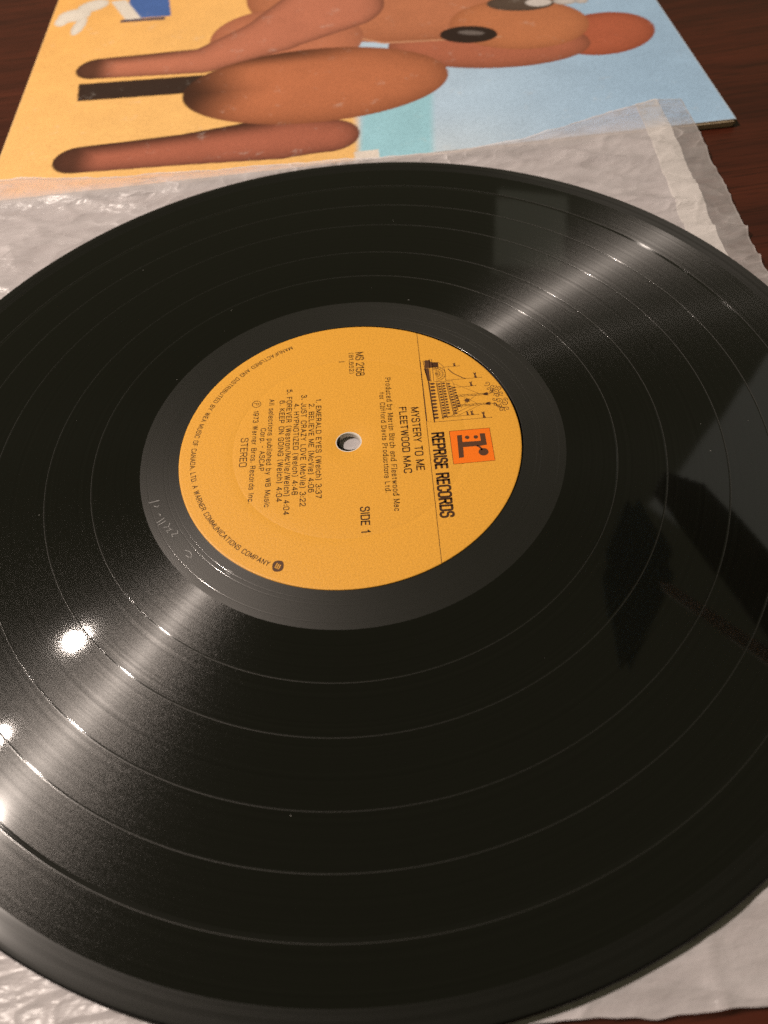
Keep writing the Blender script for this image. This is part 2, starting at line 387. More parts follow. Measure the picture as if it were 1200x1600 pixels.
_g('m', 4.8, 'l0,0 0,4.2', 'c0,2.6 0,4.5 2.4,4.5 2.4,2.4 2.4,0', 'c2.4,2.6 2.4,4.5 4.8,4.5 4.8,2.4 4.8,0')
_g('n', 2.9, 'l0,0 0,4.2', 'c0,2.6 0,4.4 2.9,4.5 2.9,2.4 2.9,0')
_g('o', 3.1, 'o0,2.1 0,4.4 3.1,4.4 3.1,2.1 3.1,-.2 0,-.2')
_g('p', 3, 'l0,-1.8 0,4.2', 'o0,2.1 0,4.4 3,4.4 3,2.1 3,-.2 0,-.2')
_g('r', 1.8, 'l0,0 0,4.2', 'c0,2.2 0,4.3 1.8,4.2')
_g('s', 2.7, 'c2.6,3.2 2.4,4.5 0,4.6 .1,2.3 2.7,2.4 2.8,-.3 0,-.4 0,1.1')
_g('t', 1.8, 'c.7,5.5 .7,2 .7,-.1 1.9,.1', 'l0,4.1 1.7,4.1')
_g('u', 2.9, 'c0,4.2 0,2 0,-.3 2.9,-.3 2.9,1.6', 'l2.9,0 2.9,4.2')
_g('v', 2.8, 'l0,4.2 1.4,0 2.8,4.2')
_g('w', 4.2, 'l0,4.2 1,0 2.1,4.2 3.2,0 4.2,4.2')
_g('y', 2.8, 'l0,4.2 1.5,.2', 'l2.8,4.2 .8,-1.9')
def _chaikin(P, closed, it=3):
    for _ in range(it):
        Q = []
        n = len(P)
        rng = range(n) if closed else range(n - 1)
        if not closed: Q.append(P[0])
        for i in rng:
            a, b = P[i], P[(i + 1) % n]
            Q.append((.75 * a[0] + .25 * b[0], .75 * a[1] + .25 * b[1])); Q.append((.25 * a[0] + .75 * b[0], .25 * a[1] + .75 * b[1]))
        if not closed: Q.append(P[-1])
        P = Q
    return P
def layout(s, weight, gap, serif=0.0):
    """-> list of (polyline points, width) in cap-6 units, total width"""
    x = 0; out = []
    for ch in s:
        w, paths = GL[ch]
        for kind, P in paths:
            if kind == 'l':
                for a, b in zip(P[:-1], P[1:]):
                    d = math.hypot(b[0] - a[0], b[1] - a[1]) or 1; e = weight * .42 / d
                    out.append([(x + a[0] - (b[0] - a[0]) * e, a[1] - (b[1] - a[1]) * e), (x + b[0] + (b[0] - a[0]) * e, b[1] + (b[1] - a[1]) * e)])
                if serif:
                    for q in (P[0], P[-1]):
                        if abs(P[0][0] - P[-1][0]) < 2.1 and q[1] in (0.0, 6.0, 6.2, 4.2): out.append([(x + q[0] - serif, q[1]), (x + q[0] + serif * .9, q[1])])
            elif kind == 'c': out.append([(x + a, b) for a, b in _chaikin(P, False)])
            else:
                Q = _chaikin(P, True); Q.append(Q[0]); Q.append(Q[1]); out.append([(x + a, b) for a, b in Q])
        x += w + gap + weight * .6
    return out, x - gap - weight * .6
def text(name, s, u0, u1, vb, cap, weight=.8, mat=None, gap=1.1, serif=0.0):
    strokes, w = layout(s, weight, gap, serif); kx = (u1 - u0) / w; ky = cap / 6
    rb = Ribbon()
    for P in strokes: rb.line([(u0 + px * kx, vb + py * ky) for px, py in P], weight * (kx * .6 + ky * .4))
    return ink(name, rb.v, rb.f, mat)
def arc_text(name, s, r, a0, a1, cap, weight=.8, mat=None, gap=1.1):
    """text bent along the lower rim, feet outward; angles in degrees"""
    strokes, w = layout(s, weight, gap); ky = cap / 6
    rb = Ribbon()
    for P in strokes:
        Q = []
        for px, py in P:
            a = math.radians(a0 + (a1 - a0) * px / w); q = r - py * ky
            Q.append((q * math.cos(a), q * math.sin(a)))
        rb.line(Q, weight * ky * .85)
    return ink(name, rb.v, rb.f, mat)
class Ribbon:
    """line drawing: polylines turned into thin inked strokes"""
    def __init__(s): s.v, s.f = [], []
    def line(s, pts, w=.13):
        pts = [np.array(p, float) for p in pts]
        b = len(s.v)
        for i, p in enumerate(pts):
            d = pts[min(i + 1, len(pts) - 1)] - pts[max(i - 1, 0)]
            d = d / (np.linalg.norm(d) + 1e-9); n = np.array((-d[1], d[0])) * w / 2
            s.v += [tuple(p + n), tuple(p - n)]
        for i in range(len(pts) - 1): s.f.append((b + 2 * i, b + 2 * i + 1, b + 2 * i + 3, b + 2 * i + 2))
    def poly(s, pts):
        b = len(s.v); s.v += [tuple(p) for p in pts]; s.f.append(tuple(range(b, b + len(pts))))
    def disc(s, x, y, r, ry=None, n=14):
        s.poly([(x + r * math.cos(2 * math.pi * k / n), y + (ry or r) * math.sin(2 * math.pi * k / n)) for k in range(n)])
    def ring(s, x, y, r, w=.13, n=24, a0=0, a1=360, ry=None):
        s.line([(x + r * math.cos(math.radians(a0 + (a1 - a0) * k / n)), y + (ry or r) * math.sin(math.radians(a0 + (a1 - a0) * k / n))) for k in range(n + 1)], w)
    def spiral(s, x, y, r, turns, a0, w=.26, flip=1):
        n = int(16 * turns) + 4
        s.line([(x + r * (1 - k / n * .93) * math.cos(math.radians(a0) + flip * turns * 2 * math.pi * k / n),
                 y + r * (1 - k / n * .93) * math.sin(math.radians(a0) + flip * turns * 2 * math.pi * k / n)) for k in range(n + 1)], w)

# words
text('company_name', 'REPRISE RECORDS', -0.5, 30.2, 24.95, 3.2, 1.5, M_ink, .8)
text('title_text', 'MYSTERY TO ME', -11.6, 12.9, 19.45, 2.1, 1.05)
text('artist_text', 'FLEETWOOD MAC', -12.1, 13.6, 15.85, 1.95, 1.05)
text('producer_text', 'Produced by Martin Birch and Fleetwood Mac', -25.4, 26.8, 12.25, 1.4, .95, None, 1.7, .95)
text('producer_text', 'for Clifford Davis Productions Ltd.', -19.2, 20.2, 10.1, 1.3, .95, None, 1.7, .95)
text('catalogue_number', 'MS 2158', -38.2, -27.6, 3.2, 2.3, .9)
text('master_number', '(81,652)', -38.2, -28.9, 1.0, 1.2, .85, None, 1.4)
text('side_mark', 'I', -34.6, -34.45, -2.35, 1.7, .8)
text('side_text', 'SIDE 1', 24.7, 33.2, 2.85, 2.2, 1.1)
for s, u0, u1, vb in (('1. EMERALD EYES (Welch) 3:37', -18.6, 20.1, -9.75), ('2. BELIEVE ME (McVie) 4:06', -16.8, 17.8, -11.95),
                      ('3. JUST CRAZY LOVE (McVie) 3:22', -20.9, 22.5, -14.3), ('4. HYPNOTIZED (Welch) 4:48', -17.4, 18.2, -16.6),
                      ('5. FOREVER (Weston/McVie/Welch) 4:04', -23.8, 25.0, -18.9), ('6. KEEP ON GOING (Welch) 4:04', -19.2, 20.2, -21.1)):
    text('track_line', s, u0, u1, vb, 1.45, .98, None, 1.5)
text('publisher_text', 'All selections published by WB Music', -20.2, 21.8, -24.4, 1.38, .95, None, 1.5)
text('publisher_text', 'Corp. - ASCAP', -8.2, 8.4, -26.6, 1.38, .95, None, 1.5)
text('copyright_text', '1973 Warner Bros. Records Inc.', -15.8, 20.0, -29.15, 1.38, .95, None, 1.5)
text('stereo_text', 'STEREO', -4.8, 6.3, -32.45, 1.95, .75)
pr = Ribbon(); pr.ring(-18.75, -28.5, 1.35, .19); ink('copyright_ring', pr.v, pr.f)
text('copyright_letter', 'P', -19.15, -18.35, -29.15, 1.35, .7)
arc_text('rim_text', 'MANUFACTURED AND DISTRIBUTED BY WEA MUSIC OF CANADA, LTD. A WARNER COMMUNICATIONS COMPANY', 47.4, -157.5, -28.6, 1.35, 1.15, M_ink, 1.3)
dl = Ribbon(); dl.line([(-45.0, 23.6), (45.05, 23.6)], .16); ink('divider_line', dl.v, dl.f)
# round badge with three slanting bars
bd = Ribbon(); bd.poly([(41.95 + 1.75 * math.copysign(abs(math.cos(a)) ** .75, math.cos(a)), -19.95 + 1.55 * math.copysign(abs(math.sin(a)) ** .75, math.sin(a))) for a in [2 * math.pi * k / 24 for k in range(24)]])
ink('round_badge', bd.v, bd.f, M_ink2)
bd = Ribbon()
def turn(u, v, a=58): 
    c, s = math.cos(math.radians(a)), math.sin(math.radians(a)); return (41.95 + u * c - v * s, -19.95 + u * s + v * c)
for du in (-.55, 0, .55): bd.line([turn(du - .12, .7), turn(du + .12, -.7)], .27)
bd.line([turn(-.7, -.72), turn(.7, -.72)], .2)
ink('badge_mark', bd.v, bd.f, M_label, z=INKZ + .012)
# orange square with the slab letter r
sq = Ribbon(); sq.poly([(-0.85, 30.05), (11.85, 30.05), (11.7, 42.05), (-0.9, 42.0)]); ink('logo_square', sq.v, sq.f, M_orange)
sq = Ribbon(); sq.line([(-0.85, 30.05), (11.85, 30.05), (11.7, 42.05), (-0.9, 42.0), (-0.85, 30.05)], .16)
ink('logo_border', sq.v, sq.f, z=INKZ + .010)
rl = Ribbon()
def blob(pts): rl.poly(pts)
blob([(1.0, 32.15), (9.75, 31.85), (9.6, 33.3), (5.75, 33.5), (3.75, 33.5), (1.0, 33.6)])           # foot
blob([(3.75, 33.5), (5.75, 33.5), (5.75, 38.7), (3.85, 38.9)])                                     # stem
blob([(1.0, 38.85), (3.85, 38.9), (5.75, 38.7), (5.55, 40.45), (1.05, 40.4)])                      # head
hook = [(5.75, 38.2)] + [(7.2 + 1.2 * math.cos(math.radians(a)) * .9, 38.3 + 1.6 * math.sin(math.radians(a))) for a in (150, 120, 90, 60)]
rl.line([(5.6, 37.5), (5.9, 38.0), (6.3, 38.35), (6.8, 38.6), (7.4, 38.8)], .62)
rl.disc(8.15, 39.15, 1.42, 1.45, 20)
rl.disc(2.1, 35.05, .68); rl.disc(2.2, 37.6, .68)
ink('logo_letter', rl.v, rl.f, M_ink2, z=INKZ + .012)

# the riverboat drawing
bt = Ribbon()
L = bt.line
L([(-32.0, 23.7), (-5.6, 23.8), (-4.9, 25.95), (-22.2, 25.5), (-31.9, 24.6)], .2)
bt.poly([(-31.9, 25.0), (-28.3, 25.0), (-28.3, 29.2), (-30.4, 29.3), (-30.9, 27.0), (-31.9, 26.8)])
L([(-32.2, 26.6), (-32.2, 27.4), (-22.2, 27.3), (-22.2, 26.4), (-32.2, 26.6)], .16)
bt.poly([(-28.2, 24.6), (-22.4, 25.4), (-22.4, 26.2), (-28.2, 26.2)])
for k in range(7): L([(-30.4 + k * .5, 27.3), (-30.6 + k * .5, 29.4)], .16)
bt.ring(-25.4, 28.0, 3.2, .16, 18, 0, 180); bt.ring(-25.4, 28.0, 2.4, .14, 16, 0, 180); bt.ring(-25.4, 28.0, 1.5, .14, 12, 0, 180); bt.ring(-25.4, 28.0, .7, .14, 10, 0, 180)
for a in range(20, 180, 20): L([(-25.4, 28.0), (-25.4 + 3.2 * math.cos(math.radians(a)), 28 + 3.2 * math.sin(math.radians(a)))], .08)
L([(-30.6, 29.4), (-28.3, 30.9), (-25.4, 31.2), (-22.2, 31.0)], .14)
# lower deck arcade
for k in range(11):
    x = -21.6 + k * 1.45
    bt.poly([(x, 26.0), (x + .85, 26.05), (x + .85, 27.1), (x + .42, 27.6), (x, 27.1)])
L([(-22.2, 25.7), (-5.2, 26.1)], .3)
# upper decks, stepping inward
for y0, x0, x1, sl in ((28.0, -21.5, -6.4, .05), (29.4, -21.6, -6.7, .04), (31.0, -21.2, -7.4, .1), (32.5, -19.4, -9.8, .1)):
    L([(x0, y0), (x1, y0 + (x1 - x0) * sl * .8), (x1 + .5, y0 + .5 + (x1 - x0) * sl * .6)], .2)
    L([(x0, y0 + .28), (x1, y0 + .28 + (x1 - x0) * sl * .8)], .1)
    n = int((x1 - x0) / 1.15)
    for k in range(n):
        x = x0 + .3 + k * 1.15; yy = y0 + .42 + (x - x0) * sl * .8
        bt.poly([(x, yy), (x + .68, yy), (x + .68, yy + .62), (x + .34, yy + .85), (x, yy + .62)])
L([(-15.4, 33.9), (-9.9, 34.6)], .18)
L([(-22.0, 27.5), (-21.7, 33.0), (-19.6, 33.4)], .15); L([(-6.4, 28.2), (-7.0, 31.6), (-9.5, 33.4)], .15)
# chimneys with crowns, stays and star
for xa, xb, yb in ((-15.1, -14.9, 43.5), (-10.9, -10.8, 43.7)):
    L([(xa - .3, 33.0), (xb - .3, yb)], .14); L([(xa + .3, 33.0), (xb + .3, yb)], .14)
    for k in range(9): L([(xa - .3, 33.6 + k * 1.1), (xa + .3, 34.1 + k * 1.1)], .14)
    bt.poly([(xb - .35, yb - 1.6), (xb + .35, yb - 1.6), (xb + .8, yb), (xb + .3, yb - .5), (xb, yb + .2), (xb - .3, yb - .5), (xb - .8, yb)])
for p in ([(-15, 40), (-10.9, 35)], [(-10.9, 40), (-15, 35)], [(-15, 41), (-20.5, 33.2)], [(-10.8, 41), (-6.8, 33)], [(-10.8, 38.5), (-8.2, 33)]): L(p, .1)
st = []
for k in range(16): st.append((-12.85 + (1.15 if k % 2 == 0 else .6) * math.cos(math.pi * k / 8), 36.7 + (1.15 if k % 2 == 0 else .6) * math.sin(math.pi * k / 8)))
bt.poly(st)
# flagstaffs with their pennants
for x, y0, y1, yf, w in ((-28.1, 30.4, 35.8, 34.0, 1.6), (-22.2, 31.0, 42.1, 40.0, 2.6), (-18.8, 32.6, 40.0, 38.3, 2.1), (-6.65, 28.4, 39.4, 37.2, 1.9), (-5.05, 26.0, 43.2, 40.6, 2.8)):
    L([(x, y0), (x, y1)], .13); bt.disc(x, y1, .16, None, 8)
    bt.poly([(x, yf), (x - w * .5, yf + .1), (x - w, yf - .25), (x - w * .8, yf + .22), (x - w, yf + .75), (x - w * .45, yf + .55), (x, yf + .95)])
bt.poly([(-6.65, 35.9), (-7.7, 36.0), (-8.4, 35.7), (-8.2, 36.3), (-6.65, 36.6)])
L([(-27.2, 32.2), (-25.0, 33.6), (-22.8, 36.2), (-22.2, 37.4)], .3)
# curling smoke
for x, y, r, tn, a, f in ((-19.3, 43.6, .95, 1.4, -60, 1), (-17.8, 45.2, .95, 1.6, 120, -1), (-16.9, 43.7, .65, 1.3, 30, 1), (-15.8, 45.9, 1.15, 1.8, 200, 1), (-14.6, 47.4, .8, 1.4, 20, -1),
                          (-15.6, 44.4, .6, 1.2, 90, 1), (-13.9, 45.9, .8, 1.5, 270, -1), (-17.0, 46.9, .7, 1.3, 0, 1),
                          (-12.4, 44.9, .65, 1.3, 100, -1), (-11.6, 46.3, 1.0, 1.7, 10, 1), (-10.4, 47.8, .9, 1.5, 160, -1), (-11.9, 48.2, .65, 1.3, 60, 1), (-9.6, 46.2, .8, 1.5, 240, 1),
                          (-8.0, 48.2, .85, 1.4, 330, -1), (-7.9, 46.6, .75, 1.5, 100, 1), (-10.2, 44.8, .6, 1.2, 200, -1)):
    bt.spiral(x, y, r * 1.2, tn * .9, a, .2, f)
L([(-14.9, 43.7), (-15.4, 44.6), (-16.6, 45.3)], .25); L([(-10.8, 43.9), (-10.4, 45.2), (-9.2, 45.9), (-8.6, 47.6)], .25)
ink('riverboat_drawing', bt.v, bt.f, M_ink2)

# scratches hand-etched in the run-out
et = Ribbon()
def et_at(x, y, strokes, sc=1.0):
    a = math.atan2(y, x) + math.pi / 2
    for st_ in strokes:
        et.line([(x + sc * (p * math.cos(a) - q * math.sin(a)), y + sc * (p * math.sin(a) + q * math.cos(a))) for p, q in st_], .13)
et_at(-58.7, -11.7, [[(0, -1.5), (0.2, 1.6)], [(1.6, -.3), (2.4, .6), (2.0, 1.2)]])
et_at(-57.4, -16.6, [[(0, .4), (.6, .9), (1.0, .5)]], .8)
et_at(-56.4, -19.2, [[(-.6, 1.2), (0, -1.2)], [(.6, 1.2), (.9, -1.1)]])
et_at(-54.6, -21.3, [[(-.6, 1.0), (.4, .2), (-.2, -1.0)], [(.9, .2), (1.8, .9), (1.4, -.9), (2.2, -.6)]])
et_at(-52.6, -23.8, [[(0, 1.0), (1.0, .6), (.2, -.9), (1.2, -1.0)]])
et_at(-49.0, -31.8, [[(-1.4, .3), (0, 1.0), (1.2, .8), (1.9, 0)], [(.2, -.5), (1.5, -.2)]])
et_at(-37.6, -39.9, [[(-1.2, .6), (1.0, .6)], [(-1.0, -.5), (.8, -.6)]], .8)
et_o = mesh_obj('etched_marks', [(x * MM, y * MM, (Z0 - .19 + .03) * MM) for x, y in et.v], et.f, M_etch, run, False)

# ------------------------------------------------------------------ album cover
ANG = math.radians(-3.305)
CW, CH, CT = 314.0, 314.0, 3.1
BL = np.array((177.5, 142.5)) - CW * np.array((math.cos(ANG), math.sin(ANG)))
cov = empty('album_cover', (BL[0] * MM, BL[1] * MM, -0.004), ANG)
tag(cov, 'cardboard album cover printed in yellow, light blue and rounded brown shapes behind the record', 'album cover')
def board():
    bm = bmesh.new()
    bmesh.ops.create_cube(bm, size=1, matrix=Matrix.Translation((CW / 2 * MM, CH / 2 * MM, CT / 2 * MM)) @ Matrix.Diagonal((CW * MM, CH * MM, CT * MM, 1)))
    ve = [e for e in bm.edges if abs(e.verts[0].co.z - e.verts[1].co.z) > 1e-4]
    bmesh.ops.bevel(bm, geom=ve, offset=0.0016, segments=4, affect='EDGES')
    he = [e for e in bm.edges if abs(e.verts[0].co.z - e.verts[1].co.z) < 1e-6 and len(e.link_faces) == 2 and abs(e.calc_face_angle()) > .5]
    bmesh.ops.bevel(bm, geom=he, offset=0.0006, segments=2, affect='EDGES')
    me = bpy.data.meshes.new('board'); bm.to_mesh(me); bm.free(); me.materials.append(M_board)
    o = bpy.data.objects.new('board', me); COL.objects.link(o); o.parent = cov
board()

def art(u, v):
    """abstract airbrush print: flat fields with soft rounded forms; u,v in mm on the cover"""
    n = len(u)
    lin = lambda r, g, b: np.array(srgb(r, g, b)[:3])
    C = np.tile(lin(240, 190, 118), (n, 1))
    C = C + (np.clip((v - 40) / 180, 0, 1) * np.clip((190 - u) / 190, 0, 1))[:, None] * (lin(238, 178, 96) - C)
    def mix(mask, col): 
        nonlocal C
        C = C * (1 - mask[:, None]) + np.broadcast_to(col, C.shape) * mask[:, None]
    ss = lambda a, b, x: (lambda t: t * t * (3 - 2 * t))(np.clip((x - a) / (b - a), 0, 1))
    # blue right-hand field
    blue = lin(184, 208, 230) + (ss(170, 300, u)[:, None]) * (lin(164, 196, 226) - lin(184, 208, 230)) 
    blue = blue + ss(40, -5, v)[:, None] * ss(260, 160, u)[:, None] * (lin(206, 216, 222) - blue) * .7
    mix(ss(-3, 3, u - (158 + .02 * v)), blue)
    cy = ss(2.0, -2.0, np.abs(u - (172.5 + .11 * v)) - 15.5) * ss(60, 58, v)
    mix(cy, lin(156, 206, 222))
    mix(ss(.3, -.3, np.maximum(np.abs(u - 160.8) - 5.0, np.abs(v - 4.2) - 3.4)), lin(226, 216, 206))
    def sdE(cx, cy_, a, b, rot):
        c, s = math.cos(math.radians(rot)), math.sin(math.radians(rot))
        x, y = (u - cx) * c + (v - cy_) * s, -(u - cx) * s + (v - cy_) * c
        k = np.sqrt((x / a) ** 2 + (y / b) ** 2) + 1e-6
        k2 = np.sqrt((x / a / a) ** 2 + (y / b / b) ** 2) + 1e-9
        return k * (k - 1) / k2, x / a, y / b
    def sdP(pts, rads):
        d = np.full(n, 1e9)
        for (x0, y0), (x1, y1), ra, rb in zip(pts[:-1], pts[1:], rads[:-1], rads[1:]):
            ax, ay = x1 - x0, y1 - y0
            h = np.clip(((u - x0) * ax + (v - y0) * ay) / (ax * ax + ay * ay), 0, 1)
            d = np.minimum(d, np.hypot(u - x0 - h * ax, v - y0 - h * ay) - (ra + (rb - ra) * h))
        return d
    dark = lin(58, 34, 24)
    def form(d, base, edge=6.0, rim=.75, deep=None, shade=None):
        col = np.broadcast_to(base, C.shape).copy()
        e = (rim * np.exp(-np.clip(-d, 0, None) / edge))[:, None]
        col = col * (1 - e) + (deep if deep is not None else dark) * e
        if shade is not None: col = col * (1 - shade[:, None]) + dark * shade[:, None]
        mix(ss(.35, -.35, d), col)
    brown, rust, red = lin(192, 122, 88), lin(182, 108, 82), lin(184, 100, 72)
    # far body lobe, then the lobe at the right end
    form(sdE(280, 88, 25, 21, 20)[0], red, 5, .55, lin(110, 50, 34), .8 * ss(268, 250, u))
    d, ex, ey = sdE(225, 90, 48, 24, -12); form(d, rust, 6, .5)
    d, ex, ey = sdE(190, 160, 84, 58, -14)
    form(d, brown, 9, .55, lin(120, 66, 42))
    d, ex, ey = sdE(243, 108, 34, 27, -20); form(d, lin(196, 124, 84), 5, .45, lin(120, 66, 42))
    form(sdP([(150, 175), (148, 122), (176, 103), (232, 96)], [.8, .8, .8, .8]), lin(206, 150, 116), 2, .1)
    form(sdE(128, 120, 40, 34, -30)[0], lin(188, 118, 88), 7, .4, lin(110, 64, 46))
    # large round form and the long bars running off it to the left
    form(np.maximum(np.abs(v - 85 + .08 * (u - 55)) - 8.5, np.abs(u - 62 + .1 * (v - 85)) - 34), lin(54, 38, 32), 3, .5)
    form(sdP([(36, 26), (80, 25), (125, 26), (146, 23)], [10.5, 12.5, 17.5, 13]), lin(176, 104, 82), 5, .75, lin(66, 38, 30), .85 * np.maximum(ss(24 + .06 * (u - 36), 38 + .06 * (u - 36), v) * ss(150, 110, u), ss(48, 34, u)))
    form(sdP([(34, 110), (88, 106), (122, 126), (150, 150)], [10.5, 13, 20, 30]), lin(192, 120, 94), 4, .7, lin(80, 46, 34), .85 * np.maximum(ss(46, 32, u), .8 * ss(110, 121, v) * ss(100, 60, u)))
    d, ex, ey = sdE(141, 70, 62, 35, -3)
    form(d, lin(190, 116, 80), 8, .6, lin(96, 54, 36), .95 * ss(-.25, -.95, ex + .35 * np.abs(ey)) + .75 * ss(.55, .95, ey) * ss(.6, -.3, ex))
    # dark and pale pebbles
    d, ex, ey = sdE(217.5, 102, 14, 9, -14); form(d, lin(48, 34, 30), 2, .2)
    mix(.5 * ss(.6, -.6, sdE(219, 103.5, 6.5, 2.2, -20)[0]), lin(150, 140, 136))
    form(sdE(248, 130, 17, 9, -12)[0], lin(92, 76, 66), 3, .4)
    mix(ss(.5, -.5, sdE(257, 128.5, 6.5, 4.6, -12)[0]), lin(210, 202, 198))
    form(sdE(270, 127, 6, 4.5, -12)[0], lin(205, 198, 194), 1.5, .5, lin(100, 90, 86))
    form(sdE(278, 125, 3.4, 3.2, 0)[0], lin(205, 198, 194), 1.5, .5, lin(100, 90, 86))
    # pale splash and a two-tone block in the upper corner
    d = np.minimum(sdE(13, 176, 9, 8, 0)[0], np.minimum(sdE(22, 186, 9, 7, 30)[0], np.minimum(sdE(17.5, 162, 3.4, 11, -8)[0], sdE(7, 170, 4, 6, 0)[0])))
    form(d, lin(226, 218, 206), 1.2, .35, lin(150, 140, 126))
    q = ss(.3, -.3, np.maximum(np.abs((u - 54) + .12 * (v - 178)) - 11, np.abs((v - 178) + .1 * (u - 54)) - 15)); mix(q, lin(72, 104, 168))
    q = ss(.3, -.3, np.maximum(np.abs((u - 42) + .42 * (v - 174)) - 4.2, np.abs(v - 175) - 14)); mix(q, lin(222, 214, 202))
    q = ss(.3, -.3, np.maximum(np.abs(u - 52) - 12, np.abs(v - 161.0 + .1 * (u - 50)) - 1.7)); mix(q, lin(92, 76, 84))
    # worn paper along the edges of the cover
    wear = np.minimum(np.minimum(u, CW - u), np.minimum(v, CH - v))
    mix(.55 * ss(1.3, .2, wear), lin(200, 180, 150))
    rg = np.random.default_rng(3)
    def field(cells):
        g = rg.normal(0, 1, (cells + 2, cells + 2)); x, y = u / CW * cells, v / CH * cells
        i, j = x.astype(int), y.astype(int); fx, fy = x - i, y - j
        return g[j, i] * (1 - fx) * (1 - fy) + g[j, i + 1] * fx * (1 - fy) + g[j + 1, i] * (1 - fx) * fy + g[j + 1, i + 1] * fx * fy
    C = C * (1 + .04 * rg.normal(0, 1, n) + .025 * field(40) + .02 * field(12))[:, None]
    return np.clip(C, 0, 1)

def cover_print():
    nu, nv = 420, 420
    us = np.linspace(0.6, CW - 0.6, nu); vs = np.linspace(0.6, CH - 0.6, nv)
    Ug, Vg = np.meshgrid(us, vs); u, v = Ug.ravel(), Vg.ravel()
    co = np.stack([u * MM, v * MM, np.full(len(u), (CT + .06) * MM)], 1)
    idx = np.arange(nu * nv).reshape(nv, nu)
    q = np.stack([idx[:-1, :-1], idx[:-1, 1:], idx[1:, 1:], idx[1:, :-1]], -1).reshape(-1, 4)
    me = bpy.data.meshes.new('front_print')
    me.vertices.add(len(co)); me.vertices.foreach_set('co', co.ravel())
    me.loops.add(q.size); me.loops.foreach_set('vertex_index', q.ravel().astype(np.int32))
    me.polygons.add(len(q)); me.polygons.foreach_set('loop_start', np.arange(0, q.size, 4, dtype=np.int32))
    me.update(calc_edges=True)
    c = art(u, v); ca = me.color_attributes.new('ink', 'FLOAT_COLOR', 'POINT')
    ca.data.foreach_set('color', np.concatenate([c, np.ones((len(c), 1))], 1).ravel().astype(np.float32))
    me.materials.append(M_print)
    o = bpy.data.objects.new('front_print', me); COL.objects.link(o); o.parent = cov
cover_print()

# ------------------------------------------------------------------ crinkled plastic inner sleeve
slv = empty('inner_sleeve', (0, 0, -0.004))
tag(slv, 'crinkled translucent plastic inner sleeve under the black record, overlapping the album cover', 'record sleeve')
TOPX = [-175, -129.6, -82.7, -50, -21, 21.1, 57.8, 84.6, 105, 122.6, 149.5, 161.2]
TOPY = [183, 176.7, 167.0, 162.5, 158.8, 152.6, 149.0, 149.8, 154, 160.3, 166.4, 164.1]
RX0, RX1 = 161.0, 122.0
BOTL, BOTR = (-195.0, -136.0), (122.0, -158.6)
def film_xy(a, b):
    """a across (0 left, 1 right), b up"""
    xb, yb = BOTL[0] + (BOTR[0] - BOTL[0]) * a, BOTL[1] + (BOTR[1] - BOTL[1]) * a + 1.2 * noise.noise((a * 14, 3.1, 0)) + .5 * noise.noise((a * 60, 1, 0))
    xt = -175 + (161.2 + 175) * a
    yt = float(np.interp(xt, TOPX, TOPY)) + 1.1 * noise.noise((a * 26, 7.7, 0)) + .5 * noise.noise((a * 80, 2, 0))
    x, y = xb + (xt - xb) * b, yb + (yt - yb) * b
    if a > .9: x += (a - .9) / .1 * (1.1 * noise.noise((b * 7, .3, 5)) + 0.45 * noise.noise((b * 34, .3, 5)) + 4.0 * math.sin(math.pi * min(1, b)) * .6)
    return x, y
def wrinkle(x, y):
    # long soft folds that run roughly along the record's edge, with a few sharper creases across them
    ca, sa = .94, -.34
    p, q = x * ca + y * sa, -x * sa + y * ca
    w = noise.noise(Vector((p * .012, q * .03, 1.3)))
    w2 = noise.noise(Vector((p * .03, q * .05, 6.3)))
    r1 = 1 - abs(noise.noise(Vector((p * .011 + w * .5, q * .06 + w * .8, .5)))) * 2.4
    r2 = 1 - abs(noise.noise(Vector((p * .04 + w2 * .8, q * .11 + w2, 4.5)))) * 2.4
    r3 = 1 - abs(noise.noise(Vector((p * .09 - q * .07 + w, q * .06 + p * .05 + w2, 9.1)))) * 3.2
    return .62 * max(r1, 0) ** 2 + .26 * max(r2, 0) ** 2 + .10 * max(r3, 0) ** 3 + .30 * w
def film_z(x, y, lift=0.0):
    rr = math.hypot(x, y)
    dx, dy = x - BL[0], y - BL[1]
    uc, vc = dx * math.cos(ANG) + dy * math.sin(ANG), -dx * math.sin(ANG) + dy * math.cos(ANG)
    w = wrinkle(x, y)
    free = min(1.0, max(0.0, (rr - 151.0) / 14.0))
    z = 1.05 + w * (1.0 + 2.1 * free)
    t = min(1.0, max(0.0, (vc + 6.5) / 6.2)); t = t * t * (3 - 2 * t)
    if uc > CW: t *= max(0.0, 1 - (uc - CW) / 4.0)
    z = z + t * (CT + .1 - .0 - z + w * 1.0 + .12)
    if rr < 151.6: z = min(z, 1.75 - .35 * max(0, (151.6 - rr) / 6 if rr > 145.6 else 1))
    if rr < 9: z = max(z, 1.75 + .25 * w)
    return max(z, .12) + lift
